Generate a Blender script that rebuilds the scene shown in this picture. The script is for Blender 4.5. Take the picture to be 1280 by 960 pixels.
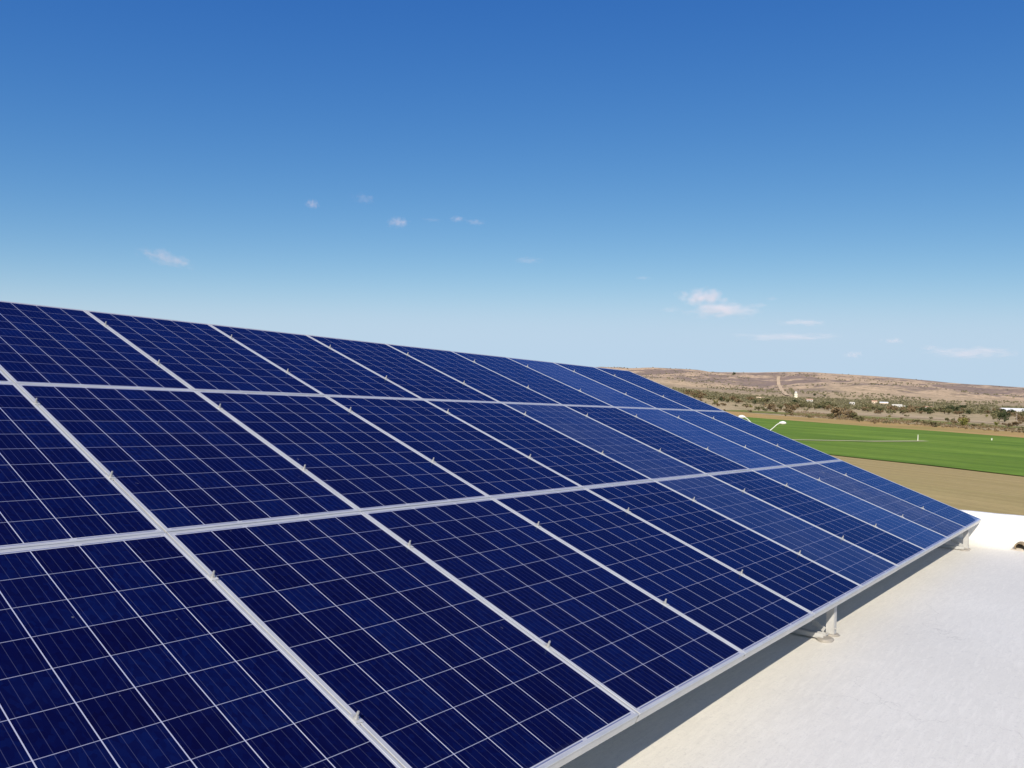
import bpy, bmesh, math, random
from mathutils import Vector, Matrix, noise
R = math.radians
S = bpy.context.scene
COL = S.collection
for _o in list(bpy.data.objects): bpy.data.objects.remove(_o)
random.seed(11)

# ------------------------------------------------------------------ camera
CX, CY, CZ = -2.6408, -1.4574, 1.3786
cam = bpy.data.cameras.new('camera'); cam_o = bpy.data.objects.new('camera', cam); COL.objects.link(cam_o)
cam.sensor_width = 36; cam.lens = 28.0; cam.clip_start = 0.05; cam.clip_end = 80000
m = Matrix(((0.6198899756581233, -0.043391699357732405, -0.7834880844689841),
            (-0.7839234921707678, 0.009840321638141691, -0.620779450764203),
            (0.034646450046404764, 0.9990096738745734, -0.02791585575128322))).to_4x4()
m.translation = (CX, CY, CZ); cam_o.matrix_world = m
S.camera = cam_o
S.render.resolution_x, S.render.resolution_y = 1024, 768

# ------------------------------------------------------------------ light
SUN = Vector((-1.30, -0.62, 1.0)).normalized()
elev = math.asin(SUN.z); rot = math.atan2(SUN.x, SUN.y)
W = bpy.data.worlds.new("World"); S.world = W; W.use_nodes = True
nt = W.node_tree
bg = nt.nodes['Background']
sky = nt.nodes.new('ShaderNodeTexSky'); sky.sky_type = 'NISHITA'; sky.sun_disc = False
sky.sun_elevation = elev; sky.sun_rotation = rot
sky.altitude = 1500; sky.air_density = 1.0; sky.dust_density = 0.35; sky.ozone_density = 3.0
# the clear upland sky of the photograph: each channel of the sky model gets its own response curve
sps = nt.nodes.new('ShaderNodeSeparateColor'); cbs = nt.nodes.new('ShaderNodeCombineColor'); nt.links.new(sky.outputs[0], sps.inputs[0])
for ch, (k_, g_, top_) in enumerate(((1.95, 1.85, .48), (.978, 1.18, .715), (.79, .55, 1.08))):
    n1 = nt.nodes.new('ShaderNodeMath'); n1.operation = 'MULTIPLY'; n1.inputs[1].default_value = .12; nt.links.new(sps.outputs[ch], n1.inputs[0])
    n2 = nt.nodes.new('ShaderNodeMath'); n2.operation = 'SMOOTH_MIN'; n2.inputs[1].default_value = top_; n2.inputs[2].default_value = top_*.3; nt.links.new(n1.outputs[0], n2.inputs[0])
    n3 = nt.nodes.new('ShaderNodeMath'); n3.operation = 'POWER'; n3.inputs[1].default_value = g_; nt.links.new(n2.outputs[0], n3.inputs[0])
    n4 = nt.nodes.new('ShaderNodeMath'); n4.operation = 'MULTIPLY'; n4.inputs[1].default_value = k_/.12; nt.links.new(n3.outputs[0], n4.inputs[0])
    # the white glare round the sun itself
    n5 = nt.nodes.new('ShaderNodeMath'); n5.operation = 'SUBTRACT'; n5.inputs[1].default_value = (1.3, 1.5, 1.7)[ch]; nt.links.new(n1.outputs[0], n5.inputs[0])
    n6 = nt.nodes.new('ShaderNodeMath'); n6.operation = 'MAXIMUM'; n6.inputs[1].default_value = 0; nt.links.new(n5.outputs[0], n6.inputs[0])
    n7 = nt.nodes.new('ShaderNodeMath'); n7.operation = 'MULTIPLY_ADD'; n7.inputs[1].default_value = (2.0, 1.9, 1.6)[ch]/.12; nt.links.new(n6.outputs[0], n7.inputs[0]); nt.links.new(n4.outputs[0], n7.inputs[2])
    nt.links.new(n7.outputs[0], cbs.inputs[ch])
nt.links.new(cbs.outputs[0], bg.inputs[0]); bg.inputs[1].default_value = 0.105
S.cycles.volume_bounces = 6
sl = bpy.data.lights.new('sun', 'SUN'); so = bpy.data.objects.new('sun', sl); COL.objects.link(so)
sl.energy = 5.0; sl.angle = R(0.53); sl.color = (1.0, 0.915, 0.775)
so.rotation_euler = (-SUN).to_track_quat('-Z', 'Y').to_euler(); so.location = (-30, -15, 30)
S.view_settings.view_transform = 'Standard'; S.view_settings.look = 'None'
S.view_settings.exposure = 0.19; S.view_settings.gamma = 1.0; S.view_settings.use_curve_mapping = False

# ------------------------------------------------------------------ node helpers
def mat(name):
    M = bpy.data.materials.new(name); M.use_nodes = True
    return M, M.node_tree, M.node_tree.nodes['Principled BSDF']
def nmath(t, op, a, b=None, c=None, clamp=False):
    n = t.nodes.new('ShaderNodeMath'); n.operation = op; n.use_clamp = clamp
    for i, v in enumerate((a, b, c)):
        if v is None: continue
        if isinstance(v, (int, float)): n.inputs[i].default_value = v
        else: t.links.new(v, n.inputs[i])
    return n.outputs[0]
def mixc(t, f, a, b, mode='MIX'):
    n = t.nodes.new('ShaderNodeMix'); n.data_type = 'RGBA'; n.blend_type = mode
    for s, v in ((n.inputs[0], f), (n.inputs[6], a), (n.inputs[7], b)):
        if isinstance(v, (int, float)): s.default_value = v
        elif isinstance(v, tuple): s.default_value = (*v, 1) if len(v) == 3 else v
        else: t.links.new(v, s)
    return n.outputs[2]
def noisen(t, vec, scale, detail=4, rough=.55, dist=0):
    n = t.nodes.new('ShaderNodeTexNoise'); n.inputs['Scale'].default_value = scale
    n.inputs['Detail'].default_value = detail; n.inputs['Roughness'].default_value = rough
    n.inputs['Distortion'].default_value = dist
    if vec is not None: t.links.new(vec, n.inputs['Vector'])
    return n.outputs['Fac']
def ramp(t, f, *stops):
    n = t.nodes.new('ShaderNodeValToRGB'); t.links.new(f, n.inputs[0])
    e = n.color_ramp.elements
    while len(e) < len(stops): e.new(.5)
    for s, (p, c) in zip(e, stops):
        s.position = p; s.color = (*c, 1) if isinstance(c, tuple) else (c, c, c, 1)
    return n.outputs[0]
def mapping(t, vec, scale=(1, 1, 1), rot=(0, 0, 0), loc=(0, 0, 0)):
    n = t.nodes.new('ShaderNodeMapping'); t.links.new(vec, n.inputs[0])
    n.inputs['Scale'].default_value = scale; n.inputs['Rotation'].default_value = rot; n.inputs['Location'].default_value = loc
    return n.outputs[0]
def texco(t, k='Object'): return t.nodes.new('ShaderNodeTexCoord').outputs[k]
def geopos(t): return t.nodes.new('ShaderNodeNewGeometry').outputs['Position']
def bump(t, h, bsdf, strength=.3, dist=.01):
    n = t.nodes.new('ShaderNodeBump'); n.inputs['Strength'].default_value = strength; n.inputs['Distance'].default_value = dist
    t.links.new(h, n.inputs['Height']); t.links.new(n.outputs[0], bsdf.inputs['Normal'])
def simple(name, col, rough=.6, metal=0, var=.12, scale=6, bmp=0):
    col = tuple(min(.82, v*1.15) for v in col)
    M, t, b = mat(name)
    f = noisen(t, texco(t), scale, 5)
    lo = tuple(max(0, c*(1-var)) for c in col); hi = tuple(min(1, c*(1+var)) for c in col)
    t.links.new(ramp(t, f, (.3, lo), (.7, hi)), b.inputs['Base Color'])
    b.inputs['Roughness'].default_value = rough; b.inputs['Metallic'].default_value = metal
    if bmp: bump(t, noisen(t, texco(t), scale*6, 4), b, bmp, .004)
    return M

# ------------------------------------------------------------------ mesh helpers
def box(bm, x0, x1, y0, y1, z0, z1, M=None):
    vs = [bm.verts.new(Vector(p) if M is None else M @ Vector(p)) for p in
          ((x0,y0,z0),(x1,y0,z0),(x1,y1,z0),(x0,y1,z0),(x0,y0,z1),(x1,y0,z1),(x1,y1,z1),(x0,y1,z1))]
    fs = [bm.faces.new([vs[i] for i in f]) for f in ((3,2,1,0),(4,5,6,7),(0,1,5,4),(1,2,6,5),(2,3,7,6),(3,0,4,7))]
    return vs, fs
def cyl(bm, p0, p1, r0, r1=None, n=12, caps=True):
    p0, p1 = Vector(p0), Vector(p1); r1 = r0 if r1 is None else r1
    q = (p1-p0).to_track_quat('Z', 'Y'); A, B = [], []
    for i in range(n):
        a = 2*math.pi*i/n; d = q @ Vector((math.cos(a), math.sin(a), 0))
        A.append(bm.verts.new(p0+d*r0)); B.append(bm.verts.new(p1+d*r1))
    for i in range(n): bm.faces.new((A[i], A[(i+1)%n], B[(i+1)%n], B[i]))
    if caps: bm.faces.new(A[::-1]); bm.faces.new(B)
def tube(bm, pts, radii, n=10):
    pts = [Vector(p) for p in pts]; rings = []
    for i, p in enumerate(pts):
        d = (pts[min(i+1, len(pts)-1)]-pts[max(i-1, 0)]).normalized(); q = d.to_track_quat('Z', 'Y')
        rings.append([bm.verts.new(p+(q @ Vector((math.cos(2*math.pi*k/n), math.sin(2*math.pi*k/n), 0)))*radii[i]) for k in range(n)])
    for a, b in zip(rings, rings[1:]):
        for k in range(n): bm.faces.new((a[k], a[(k+1)%n], b[(k+1)%n], b[k]))
    bm.faces.new(rings[0][::-1]); bm.faces.new(rings[-1])
def link(name, bm, material, parent=None, bevel=0, smooth=False, loc=None):
    me = bpy.data.meshes.new(name); bmesh.ops.recalc_face_normals(bm, faces=bm.faces); bm.to_mesh(me); bm.free()
    o = bpy.data.objects.new(name, me); COL.objects.link(o)
    for M in (material if isinstance(material, list) else [material]): me.materials.append(M)
    if parent: o.parent = parent
    if loc is not None: o.location = loc
    if smooth:
        for p in me.polygons: p.use_smooth = True
    if bevel:
        b = o.modifiers.new('bevel', 'BEVEL'); b.width = bevel; b.segments = 2; b.limit_method = 'ANGLE'
    return o
def tag(o, label=None, cat=None, group=None, kind=None):
    if label: o['label'] = label
    if cat: o['category'] = cat
    if group: o['group'] = group
    if kind: o['kind'] = kind
    return o
def empty(name, label, cat, loc=(0, 0, 0), group=None):
    o = bpy.data.objects.new(name, None); COL.objects.link(o); o.location = loc; o.empty_display_size = .2
    return tag(o, label, cat, group)
def copy_tree(o, parent=None):
    c = o.copy(); COL.objects.link(c)
    if parent is not None: c.parent = parent
    for ch in list(o.children): copy_tree(ch, c)
    return c

# ------------------------------------------------------------------ terrain
EB=[(-180,0.6),(-60,0.7),(-20,0.8),(5.7,0.97),(10,1.04),(12.7,1.165),(18.5,1.2),(21.1,1.24),(23.8,1.38),(26.8,1.63),(32,1.7),(60,1.4),(120,0.8),(180,0.6)]
ET=[(-180,1.2),(-60,1.3),(-20,1.7),(5.7,2.2),(6.56,2.25),(7.4,2.33),(8.25,2.38),(10,2.5),(11.8,2.65),(13.7,2.78),(15.6,2.88),(17.6,3.0),(18.6,3.02),(21.2,2.93),(23.8,2.92),(26.5,2.99),(28.2,3.0),(30,2.95),(60,2.5),(120,1.5),(180,1.2)]
def lerp_table(tb,a):
    for (a0,v0),(a1,v1) in zip(tb,tb[1:]):
        if a0<=a<=a1: return v0+(v1-v0)*(a-a0)/(a1-a0)
    return tb[0][1]
RB,RT=1700.0,3800.0
def base_z(x,y):
    dx,dy=x-CX,y-CY; r=math.hypot(dx,dy); a=math.degrees(math.atan2(dy,dx))
    def plain(r): return -7+0.0105*max(0,r-50)
    if r<700: return plain(r)
    zb=CZ+RB*math.tan(math.radians(lerp_table(EB,a)))
    zt=CZ+RT*math.tan(math.radians(lerp_table(ET,a)))
    if r<RB:
        t=(r-700)/(RB-700); z0=plain(700); m0=.0105*(RB-700); m1=(zt-zb)/(RT-RB)*(RB-700)*0.9
        h00=2*t**3-3*t*t+1;h10=t**3-2*t*t+t;h01=3*t*t-2*t**3;h11=t**3-t*t
        return h00*z0+h10*m0+h01*zb+h11*m1
    if r<RT:
        t=(r-RB)/(RT-RB)
        return zb+(zt-zb)*(t*0.9+0.1*math.sin(t*math.pi/2))
    return zt*max(0.2,1-(r-RT)/9000)
def hill_t(r): return max(0, min(1, (r-1500)/1000))
def tz(x, y):
    z = base_z(x, y); r = math.hypot(x-CX, y-CY)
    if r > 1750:
        k = min(1, (r-1750)/700); top = max(0, 1-max(0, (r-3300))/500)*.8+.2
        if r < 5200:
            z += (noise.fractal(Vector((x/520, y/520, 3.1)), 1.0, 2.1, 4)*26*k - 6*k)*top
    return z
def path_mat():
    M, t, b = mat('dry_land'); P = geopos(t)
    a = t.nodes.new('ShaderNodeAttribute'); a.attribute_name = 'hill'; hill = a.outputs['Fac']
    big = noisen(t, P, .0035, 6, .62, .6); mid = noisen(t, P, .016, 6, .65); fine = noisen(t, P, .09, 5, .7)
    # near plain : pale dry grass and bare earth
    g1 = mixc(t, ramp(t, mid, (.35, 0.), (.65, 1.)), (0.515, 0.398, 0.240), (0.351, 0.275, 0.152))
    g1 = mixc(t, ramp(t, fine, (.45, 0.), (.7, .65)), g1, (0.152, 0.135, 0.070))
    # hillside : pinkish tan grass with dark scrub
    h1 = mixc(t, ramp(t, mid, (.3, 0.), (.7, 1.)), (0.620, 0.450, 0.304), (0.491, 0.363, 0.246))
    dk = nmath(t, 'ADD', nmath(t, 'MULTIPLY', big, .72), nmath(t, 'MULTIPLY', mid, .28))
    h1 = mixc(t, ramp(t, dk, (.50, 0.), (.535, .9)), h1, (0.211, 0.158, 0.146))
    f2 = noisen(t, P, .035, 6, .75)
    h1 = mixc(t, ramp(t, f2, (.44, 0.), (.62, .6)), h1, (0.316, 0.234, 0.164))
    f3 = noisen(t, mapping(t, P, loc=(300, 90, 7)), .12, 4, .7)
    h1 = mixc(t, ramp(t, f3, (.5, 0.), (.62, .55)), h1, (0.199, 0.158, 0.105))
    vo = t.nodes.new('ShaderNodeTexVoronoi'); vo.inputs['Scale'].default_value = .045; t.links.new(P, vo.inputs['Vector'])
    dots = nmath(t, 'MULTIPLY', nmath(t, 'LESS_THAN', vo.outputs['Distance'], .30), ramp(t, mid, (.46, 0.), (.6, 1.)))
    h1 = mixc(t, nmath(t, 'MULTIPLY', dots, .75), h1, (0.117, 0.099, 0.058))
    c = mixc(t, hill, g1, h1)
    t.links.new(c, b.inputs['Base Color']); b.inputs['Roughness'].default_value = .95
    b.inputs['Specular IOR Level'].default_value = .1
    bump(t, fine, b, .6, 1.5)
    return M
def build_terrain():
    az = [i*.125-1 for i in range(0, 273)]            # fine sector the photo looks at
    a = az[-1]+1
    while a < 358.9: az.append(a); a += 1.5 if a < 75 or a > 330 else 4
    rs = [2.5]; 
    while rs[-1] < 1500: rs.append(rs[-1]*1.045+.5)
    while rs[-1] < 4300: rs.append(rs[-1]+24)
    while rs[-1] < 45000: rs.append(rs[-1]*1.12)
    vs, hv = [], []
    for r in rs:
        for q in az:
            x = CX+r*math.cos(R(q)); y = CY+r*math.sin(R(q)); vs.append((x, y, tz(x, y))); hv.append(hill_t(r))
    n = len(az); fs = []
    for i in range(len(rs)-1):
        for j in range(n):
            k = (j+1) % n; fs.append((i*n+j, (i+1)*n+j, (i+1)*n+k, i*n+k))
    vs.append((CX, CY, -7)); hv.append(0); c = len(vs)-1
    for j in range(n): fs.append((c, j, (j+1) % n))
    me = bpy.data.meshes.new('ground'); me.from_pydata(vs, [], fs)
    at = me.attributes.new('hill', 'FLOAT', 'POINT'); at.data.foreach_set('value', hv)
    for p in me.polygons: p.use_smooth = True
    o = bpy.data.objects.new('ground', me); COL.objects.link(o); me.materials.append(path_mat())
    tag(o, 'dry tan plain rising to low scrubby hills on the horizon', kind='structure')
build_terrain()

def drape(name, near, far, lift, M, ns, nt_, label, wig=0):
    """a sheet between two ground polylines (same count), laid on the terrain"""
    def at(pl, s):
        s *= len(pl)-1; i = min(int(s), len(pl)-2); f = s-i
        return pl[i][0]*(1-f)+pl[i+1][0]*f, pl[i][1]*(1-f)+pl[i+1][1]*f
    vs, fs = [], []
    for i in range(ns+1):
        a, b = at(near, i/ns), at(far, i/ns)
        for j in range(nt_+1):
            f = j/nt_; x = a[0]*(1-f)+b[0]*f; y = a[1]*(1-f)+b[1]*f
            if wig and j in (0, nt_):
                w = noise.noise(Vector((x*.06, y*.06, j)))*wig; x += w
            vs.append((x, y, tz(x, y)+lift))
    for i in range(ns):
        for j in range(nt_):
            q = i*(nt_+1)+j; fs.append((q, q+1, q+nt_+2, q+nt_+1))
    me = bpy.data.meshes.new(name); me.from_pydata(vs, [], fs)
    o = bpy.data.objects.new(name, me); COL.objects.link(o); me.materials.append(M)
    return tag(o, label, kind='structure')

# crop field : rows follow the long far edge
def field_mat(name, c0, c1, c2, rowdir, pitch, fine_scale):
    c0, c1, c2 = [tuple(v*1.17 for v in c) for c in (c0, c1, c2)]
    M, t, b = mat(name); P = geopos(t)
    q = mapping(t, P, rot=(0, 0, -rowdir))
    row = noisen(t, mapping(t, q, scale=(.012, 1/pitch, 1)), 1.0, 5, .6)
    bigv = noisen(t, mapping(t, q, scale=(.006, .03, 1)), 1.0, 4, .6)
    fn = noisen(t, P, fine_scale, 6, .7)
    c = mixc(t, ramp(t, row, (.35, 0.), (.65, 1.)), c0, c1)
    c = mixc(t, ramp(t, bigv, (.4, 0.), (.7, .8)), c, c2)
    ro = noisen(t, mapping(t, q, scale=(.02, 2.6/pitch, 1), loc=(5, 3, 1)), 1.0, 3, .6)
    c = mixc(t, ramp(t, ro, (.45, 0.), (.62, .42)), c, tuple(v*.62 for v in c0))
    c = mixc(t, ramp(t, fn, (.4, 0.), (.75, .5)), c, tuple(v*.6 for v in c0))
    t.links.new(c, b.inputs['Base Color']); b.inputs['Roughness'].default_value = .9; b.inputs['Specular IOR Level'].default_value = .15
    bump(t, nmath(t, 'ADD', row, fn), b, .5, .3)
    return M
rd = math.atan2(199.3, 238.6)
green = field_mat('green_crop', (.105, .185, .018), (.19, .28, .035), (.095, .165, .016), rd+.35, 13, .6)
drape('green_field', [(118.5,-6), (130.3,11.7), (140.8,25.9), (151.4,42.6), (190,104), (260,220)],
      [(306,3), (344.3,33.1), (384,63), (427,102.5), (582.9,232.4), (760,400)], .22, green, 60, 26,
      'long strip of bright green crop crossing the plain', 1.5)
brown = field_mat('stubble', (.40, .30, .135), (.29, .225, .09), (.34, .275, .115), rd+.35, 2.2, 1.2)
drape('stubble_field', [(18,-46), (16,-12), (16,10), (18,40), (30,90), (60,200)],
      [(118.9,-5.4), (130.6,12.2), (141.1,26.3), (151.6,43), (190,104.5), (260,220.5)], .10, brown, 50, 40,
      'brown stubble field between the roof and the green crop', 0)
orange = field_mat('dry_verge', (.47, .30, .12), (.40, .25, .09), (.25, .22, .06), rd, 11, .3)
drape('dry_verge', [(306,3), (344.3,33.1), (384,63), (427,102.5), (582.9,232.4), (760,400)],
      [(398,3), (448,43.5), (520,85), (600,135), (760,270), (950,440)], .12, orange, 50, 10,
      'rusty dry grass verge along the far edge of the green crop', 6)
pale = field_mat('pale_earth', (.46, .35, .22), (.40, .30, .19), (.36, .28, .16), rd, 6, .3)
drape('bare_field', [(690,40), (728,71.5), (883,154), (957,231), (978,299), (981,343)],
      [(790,50), (819,80.6), (1000,175), (1060,250), (1080,318), (1085,365)], .25, pale, 40, 8,
      'pale bare field strip in front of the far hedge', 8)
gr2 = field_mat('weedy_grass', (.15, .18, .04), (.21, .20, .055), (.26, .21, .09), rd, 5, .4)
drape('weedy_strip', [(560,60), (640,112), (750,180), (830,250), (850,320), (850,380)],
      [(640,60), (740,115), (850,175), (915,240), (940,320), (945,385)], .3, gr2, 40, 6,
      'greenish weedy strip between the bushes', 10)
track_m = field_mat('track_dirt', (.55, .41, .27), (.48, .36, .24), (.5, .38, .25), 1.0, 6, .1)
def ribbon(name, pts, w, lift, M, label):
    L, Rr = [], []
    for i, p in enumerate(pts):
        a, b = pts[max(0, i-1)], pts[min(len(pts)-1, i+1)]; d = Vector((b[0]-a[0], b[1]-a[1])).normalized()
        L.append((p[0]-d.y*w/2, p[1]+d.x*w/2)); Rr.append((p[0]+d.y*w/2, p[1]-d.x*w/2))
    return drape(name, L, Rr, lift, M, 24*(len(pts)-1), 3, label)
ribbon('dirt_track', [(2700,975), (2579,934), (2150,771), (1840,652), (1690,590)], 10, 1.6, track_m, 'pale dirt track climbing straight up the hillside')
dry_line = simple('furrow_soil', (.55, .48, .30), .9)
ribbon('field_path', [(190,88), (210.4,69.5), (221.9,60.8), (227.6,56.2), (252,47.4)], 2.3, .34, dry_line, 'thin pale path crossing the green crop to the white post')

# ------------------------------------------------------------------ building and roof
def roof_z(x):           # the slab falls very slightly both ways from x = 3
    if x > 3: return .012-.0095*(x-3)
    if x > 0: return .012-.006*(x-3)**2
    return -.042+.012*x
def paint_mat(name='white_roof_paint', base=(.755, .725, .650), cracks=True):
    M, t, b = mat(name); P = geopos(t)
    # overlapping arcs left by the brush / roller
    sw = mapping(t, P, rot=(0, 0, .95), scale=(3.5, 26, 3))
    s1 = noisen(t, sw, 1.6, 6, .62, 1.1)
    sw2 = mapping(t, P, rot=(0, 0, 1.2), scale=(5, 40, 5)); s2 = noisen(t, sw2, 1.1, 5, .6, .8)
    big = noisen(t, P, .55, 5, .6); fn = noisen(t, P, 38, 6, .7); grit = noisen(t, P, 160, 3, .7)
    c = mixc(t, ramp(t, big, (.35, 0.), (.68, 1.)), base, tuple(v*.90 for v in base))
    c = mixc(t, ramp(t, s1, (.44, 0.), (.60, .5)), c, tuple(v*.87 for v in base))
    c = mixc(t, ramp(t, s2, (.5, 0.), (.64, .3)), c, tuple(min(.9, v*1.10) for v in base))
    c = mixc(t, ramp(t, fn, (.55, 0.), (.75, .45)), c, (.44, .43, .41))
    c = mixc(t, ramp(t, grit, (.57, 0.), (.70, .55)), c, (.46, .44, .40))
    spots = noisen(t, P, 3.2, 5, .7)
    c = mixc(t, ramp(t, spots, (.64, 0.), (.76, .3)), c, (.55, .50, .43))
    h = nmath(t, 'ADD', nmath(t, 'MULTIPLY', s1, .8), nmath(t, 'ADD', nmath(t, 'MULTIPLY', s2, .5), nmath(t, 'ADD', nmath(t, 'MULTIPLY', fn, .45), nmath(t, 'MULTIPLY', grit, .15))))
    if cracks:
        vo = t.nodes.new('ShaderNodeTexVoronoi'); vo.feature = 'DISTANCE_TO_EDGE'; vo.inputs['Scale'].default_value = .85
        wv = t.nodes.new('ShaderNodeVectorMath'); wv.operation = 'ADD'; t.links.new(P, wv.inputs[0])
        nn = t.nodes.new('ShaderNodeTexNoise'); nn.inputs['Scale'].default_value = 2.6; nn.inputs['Detail'].default_value = 5; t.links.new(P, nn.inputs['Vector'])
        sc = t.nodes.new('ShaderNodeVectorMath'); sc.operation = 'SCALE'; sc.inputs['Scale'].default_value = .9; t.links.new(nn.outputs['Color'], sc.inputs[0])
        t.links.new(sc.outputs[0], wv.inputs[1]); t.links.new(wv.outputs[0], vo.inputs['Vector'])
        cr = nmath(t, 'LESS_THAN', vo.outputs['Distance'], .0026)
        keep = ramp(t, noisen(t, P, .9, 3), (.54, 0.), (.60, 1.))
        cr = nmath(t, 'MULTIPLY', cr, keep)
        c = mixc(t, nmath(t, 'MULTIPLY', cr, .28), c, (.36, .34, .31))
        h = nmath(t, 'SUBTRACT', h, nmath(t, 'MULTIPLY', cr, .35))
    t.links.new(c, b.inputs['Base Color']); b.inputs['Roughness'].default_value = .55
    b.inputs['Specular IOR Level'].default_value = .35
    bump(t, h, b, .5, .0032)
    return M
roof_m = paint_mat(); para_m = paint_mat('white_parapet_paint', (.84, .83, .81), False)
wall_m = simple('cream_render', (.62, .58, .5), .85, bmp=.3)
bld = empty('rooftop_building', 'white painted flat rooftop with a low white parapet under the solar array', 'building', (-1, 1, -7))
def wl(bm): # world coordinates -> building-local
    bmesh.ops.translate(bm, vec=Vector((1, -1, 7)), verts=bm.verts); return bm
bm = bmesh.new()
nx, ny = 92, 60; gx = [-10+18.12*i/nx for i in range(nx+1)]; gy = [-6.4+12.8*j/ny for j in range(ny+1)]
def rz(x, y):
    z = roof_z(x)+noise.noise(Vector((x*.8, y*.8, 1)))*.006+noise.noise(Vector((x*3, y*3, 5)))*.0016
    d = 8.05-x
    if d < .16: z += .085*(1-d/.16)**2 if d > 0 else .085
    return z
G = [[bm.verts.new((x, y, rz(x, y))) for y in gy] for x in gx]
for i in range(nx):
    for j in range(ny): bm.faces.new((G[i][j], G[i+1][j], G[i+1][j+1], G[i][j+1]))
# cove rows near the parapet
link('roof', wl(bm), roof_m, bld, smooth=True)
bm = bmesh.new(); box(bm, -10, 8.2, -6.4, 6.4, -.55, -.24); link('roof_slab', wl(bm), wall_m, bld)
def wavy_wall(x0, x1, y0, y1, z0, z1, n):
    bm = bmesh.new(); lng = (y1-y0) > (x1-x0); prev = None
    for i in range(n+1):
        f = i/n; dz = noise.noise(Vector((f*n*.6, x0, y0)))*.006; dw = noise.noise(Vector((f*n*.5, y0, 9)))*.005
        if lng:
            y = y0+(y1-y0)*f; sec = [(x0+dw, y, z0), (x0+dw, y, z1-.03), (x0+.012+dw, y, z1-.008+dz), (x0+.03+dw, y, z1+dz), (x1-.03, y, z1+dz), (x1-.008, y, z1-.01+dz), (x1, y, z1-.03), (x1, y, z0)]
        else:
            x = x0+(x1-x0)*f; sec = [(x, y0+dw, z0), (x, y0+dw, z1-.03), (x, y0+.012+dw, z1-.008+dz), (x, y0+.03, z1+dz), (x, y1-.03, z1+dz), (x, y1-.008, z1-.01+dz), (x, y1, z1-.03), (x, y1, z0)]
        cur = [bm.verts.new(p) for p in sec]
        if prev:
            for a in range(8): bm.faces.new((prev[a], prev[(a+1) % 8], cur[(a+1) % 8], cur[a]))
        else: bm.faces.new(cur)
        prev = cur
    bm.faces.new(prev); return bm
link('parapet', wl(wavy_wall(8.05, 8.21, -6.4, 6.4, -.4, .33, 80)), para_m, bld, smooth=True)
link('parapet', wl(wavy_wall(-10, 8.048, 6.24, 6.4, -.4, .335, 90)), para_m, bld, smooth=True)
for a in ((-10, 8.19, -6.38, -6.2), (-10, 8.19, 6.2, 6.38), (-9.98, -9.8, -6.2, 6.2), (8.01, 8.19, -6.2, 6.2)):
    bm = bmesh.new(); box(bm, *a, -7.2, -.552); link('wall', wl(bm), wall_m, bld)

# scupper pipe at the foot of the parapet
clay = simple('rusted_pipe', (.20, .15, .09), .8, var=.4, scale=30, bmp=.6)
pv = empty('drain_spout', 'short rusty brown drain spout at the foot of the white parapet, right edge', 'drain pipe', (7.88, -.405, .004))
bm = bmesh.new(); n = 20
rings = []
for (x, ro, ri) in ((0, .050, .040), (.02, .054, .042), (.20, .050, .040)):
    rings.append(([bm.verts.new((x, math.cos(2*math.pi*k/n)*ro*1.05, math.sin(2*math.pi*k/n)*ro)) for k in range(n)],
                  [bm.verts.new((x, math.cos(2*math.pi*k/n)*ri*1.05, math.sin(2*math.pi*k/n)*ri)) for k in range(n)]))
for (a, b_), (c, d) in zip(rings, rings[1:]):
    for k in range(n):
        l = (k+1) % n; bm.faces.new((a[k], a[l], c[l], c[k])); bm.faces.new((b_[k], d[k], d[l], b_[l]))
for k in range(n):
    l = (k+1) % n; bm.faces.new((rings[0][0][k], rings[0][1][k], rings[0][1][l], rings[0][0][l]))
link('pipe', bm, clay, pv, smooth=False)
bm = bmesh.new(); bmesh.ops.create_uvsphere(bm, u_segments=20, v_segments=12, radius=1)
for v in bm.verts:
    v.co = Vector((v.co.x*.15+.08, v.co.y*.13, v.co.z*.05-.065))*(1+.12*noise.noise(v.co*3))
link('mortar_bed', bm, paint_mat('mortar', (.66, .58, .46), False), pv, smooth=True)

# ------------------------------------------------------------------ solar array
TILT = R(20); HB = .27; NV = 1.662; LEN = 3*NV
ct, st = math.cos(TILT), math.sin(TILT)
def a2w(x, v, w=0):      # array frame: v metres down from the top edge, w above the glass
    y = LEN-v; return Vector((x, y*ct-w*st, HB+y*st+w*ct))
ROT = (TILT, 0, 0)

alu = mat('anodised_aluminium'); aM, t, b = alu
f = noisen(t, texco(t), 9, 5); 
t.links.new(ramp(t, f, (.3, (.50, .505, .51)), (.7, (.60, .605, .605))), b.inputs['Base Color'])
b.inputs['Metallic'].default_value = .35; b.inputs['Roughness'].default_value = .42
ALU = aM
STEEL = simple('galvanised_steel', (.45, .45, .44), .5, .3, .15, 14, .15)
PAINTED = simple('whitewashed_steel', (.37, .365, .355), .6, 0, .12, 20, .3)
BOLT = simple('zinc_bolt', (.36, .355, .345), .4, .3, .1, 40)

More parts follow.
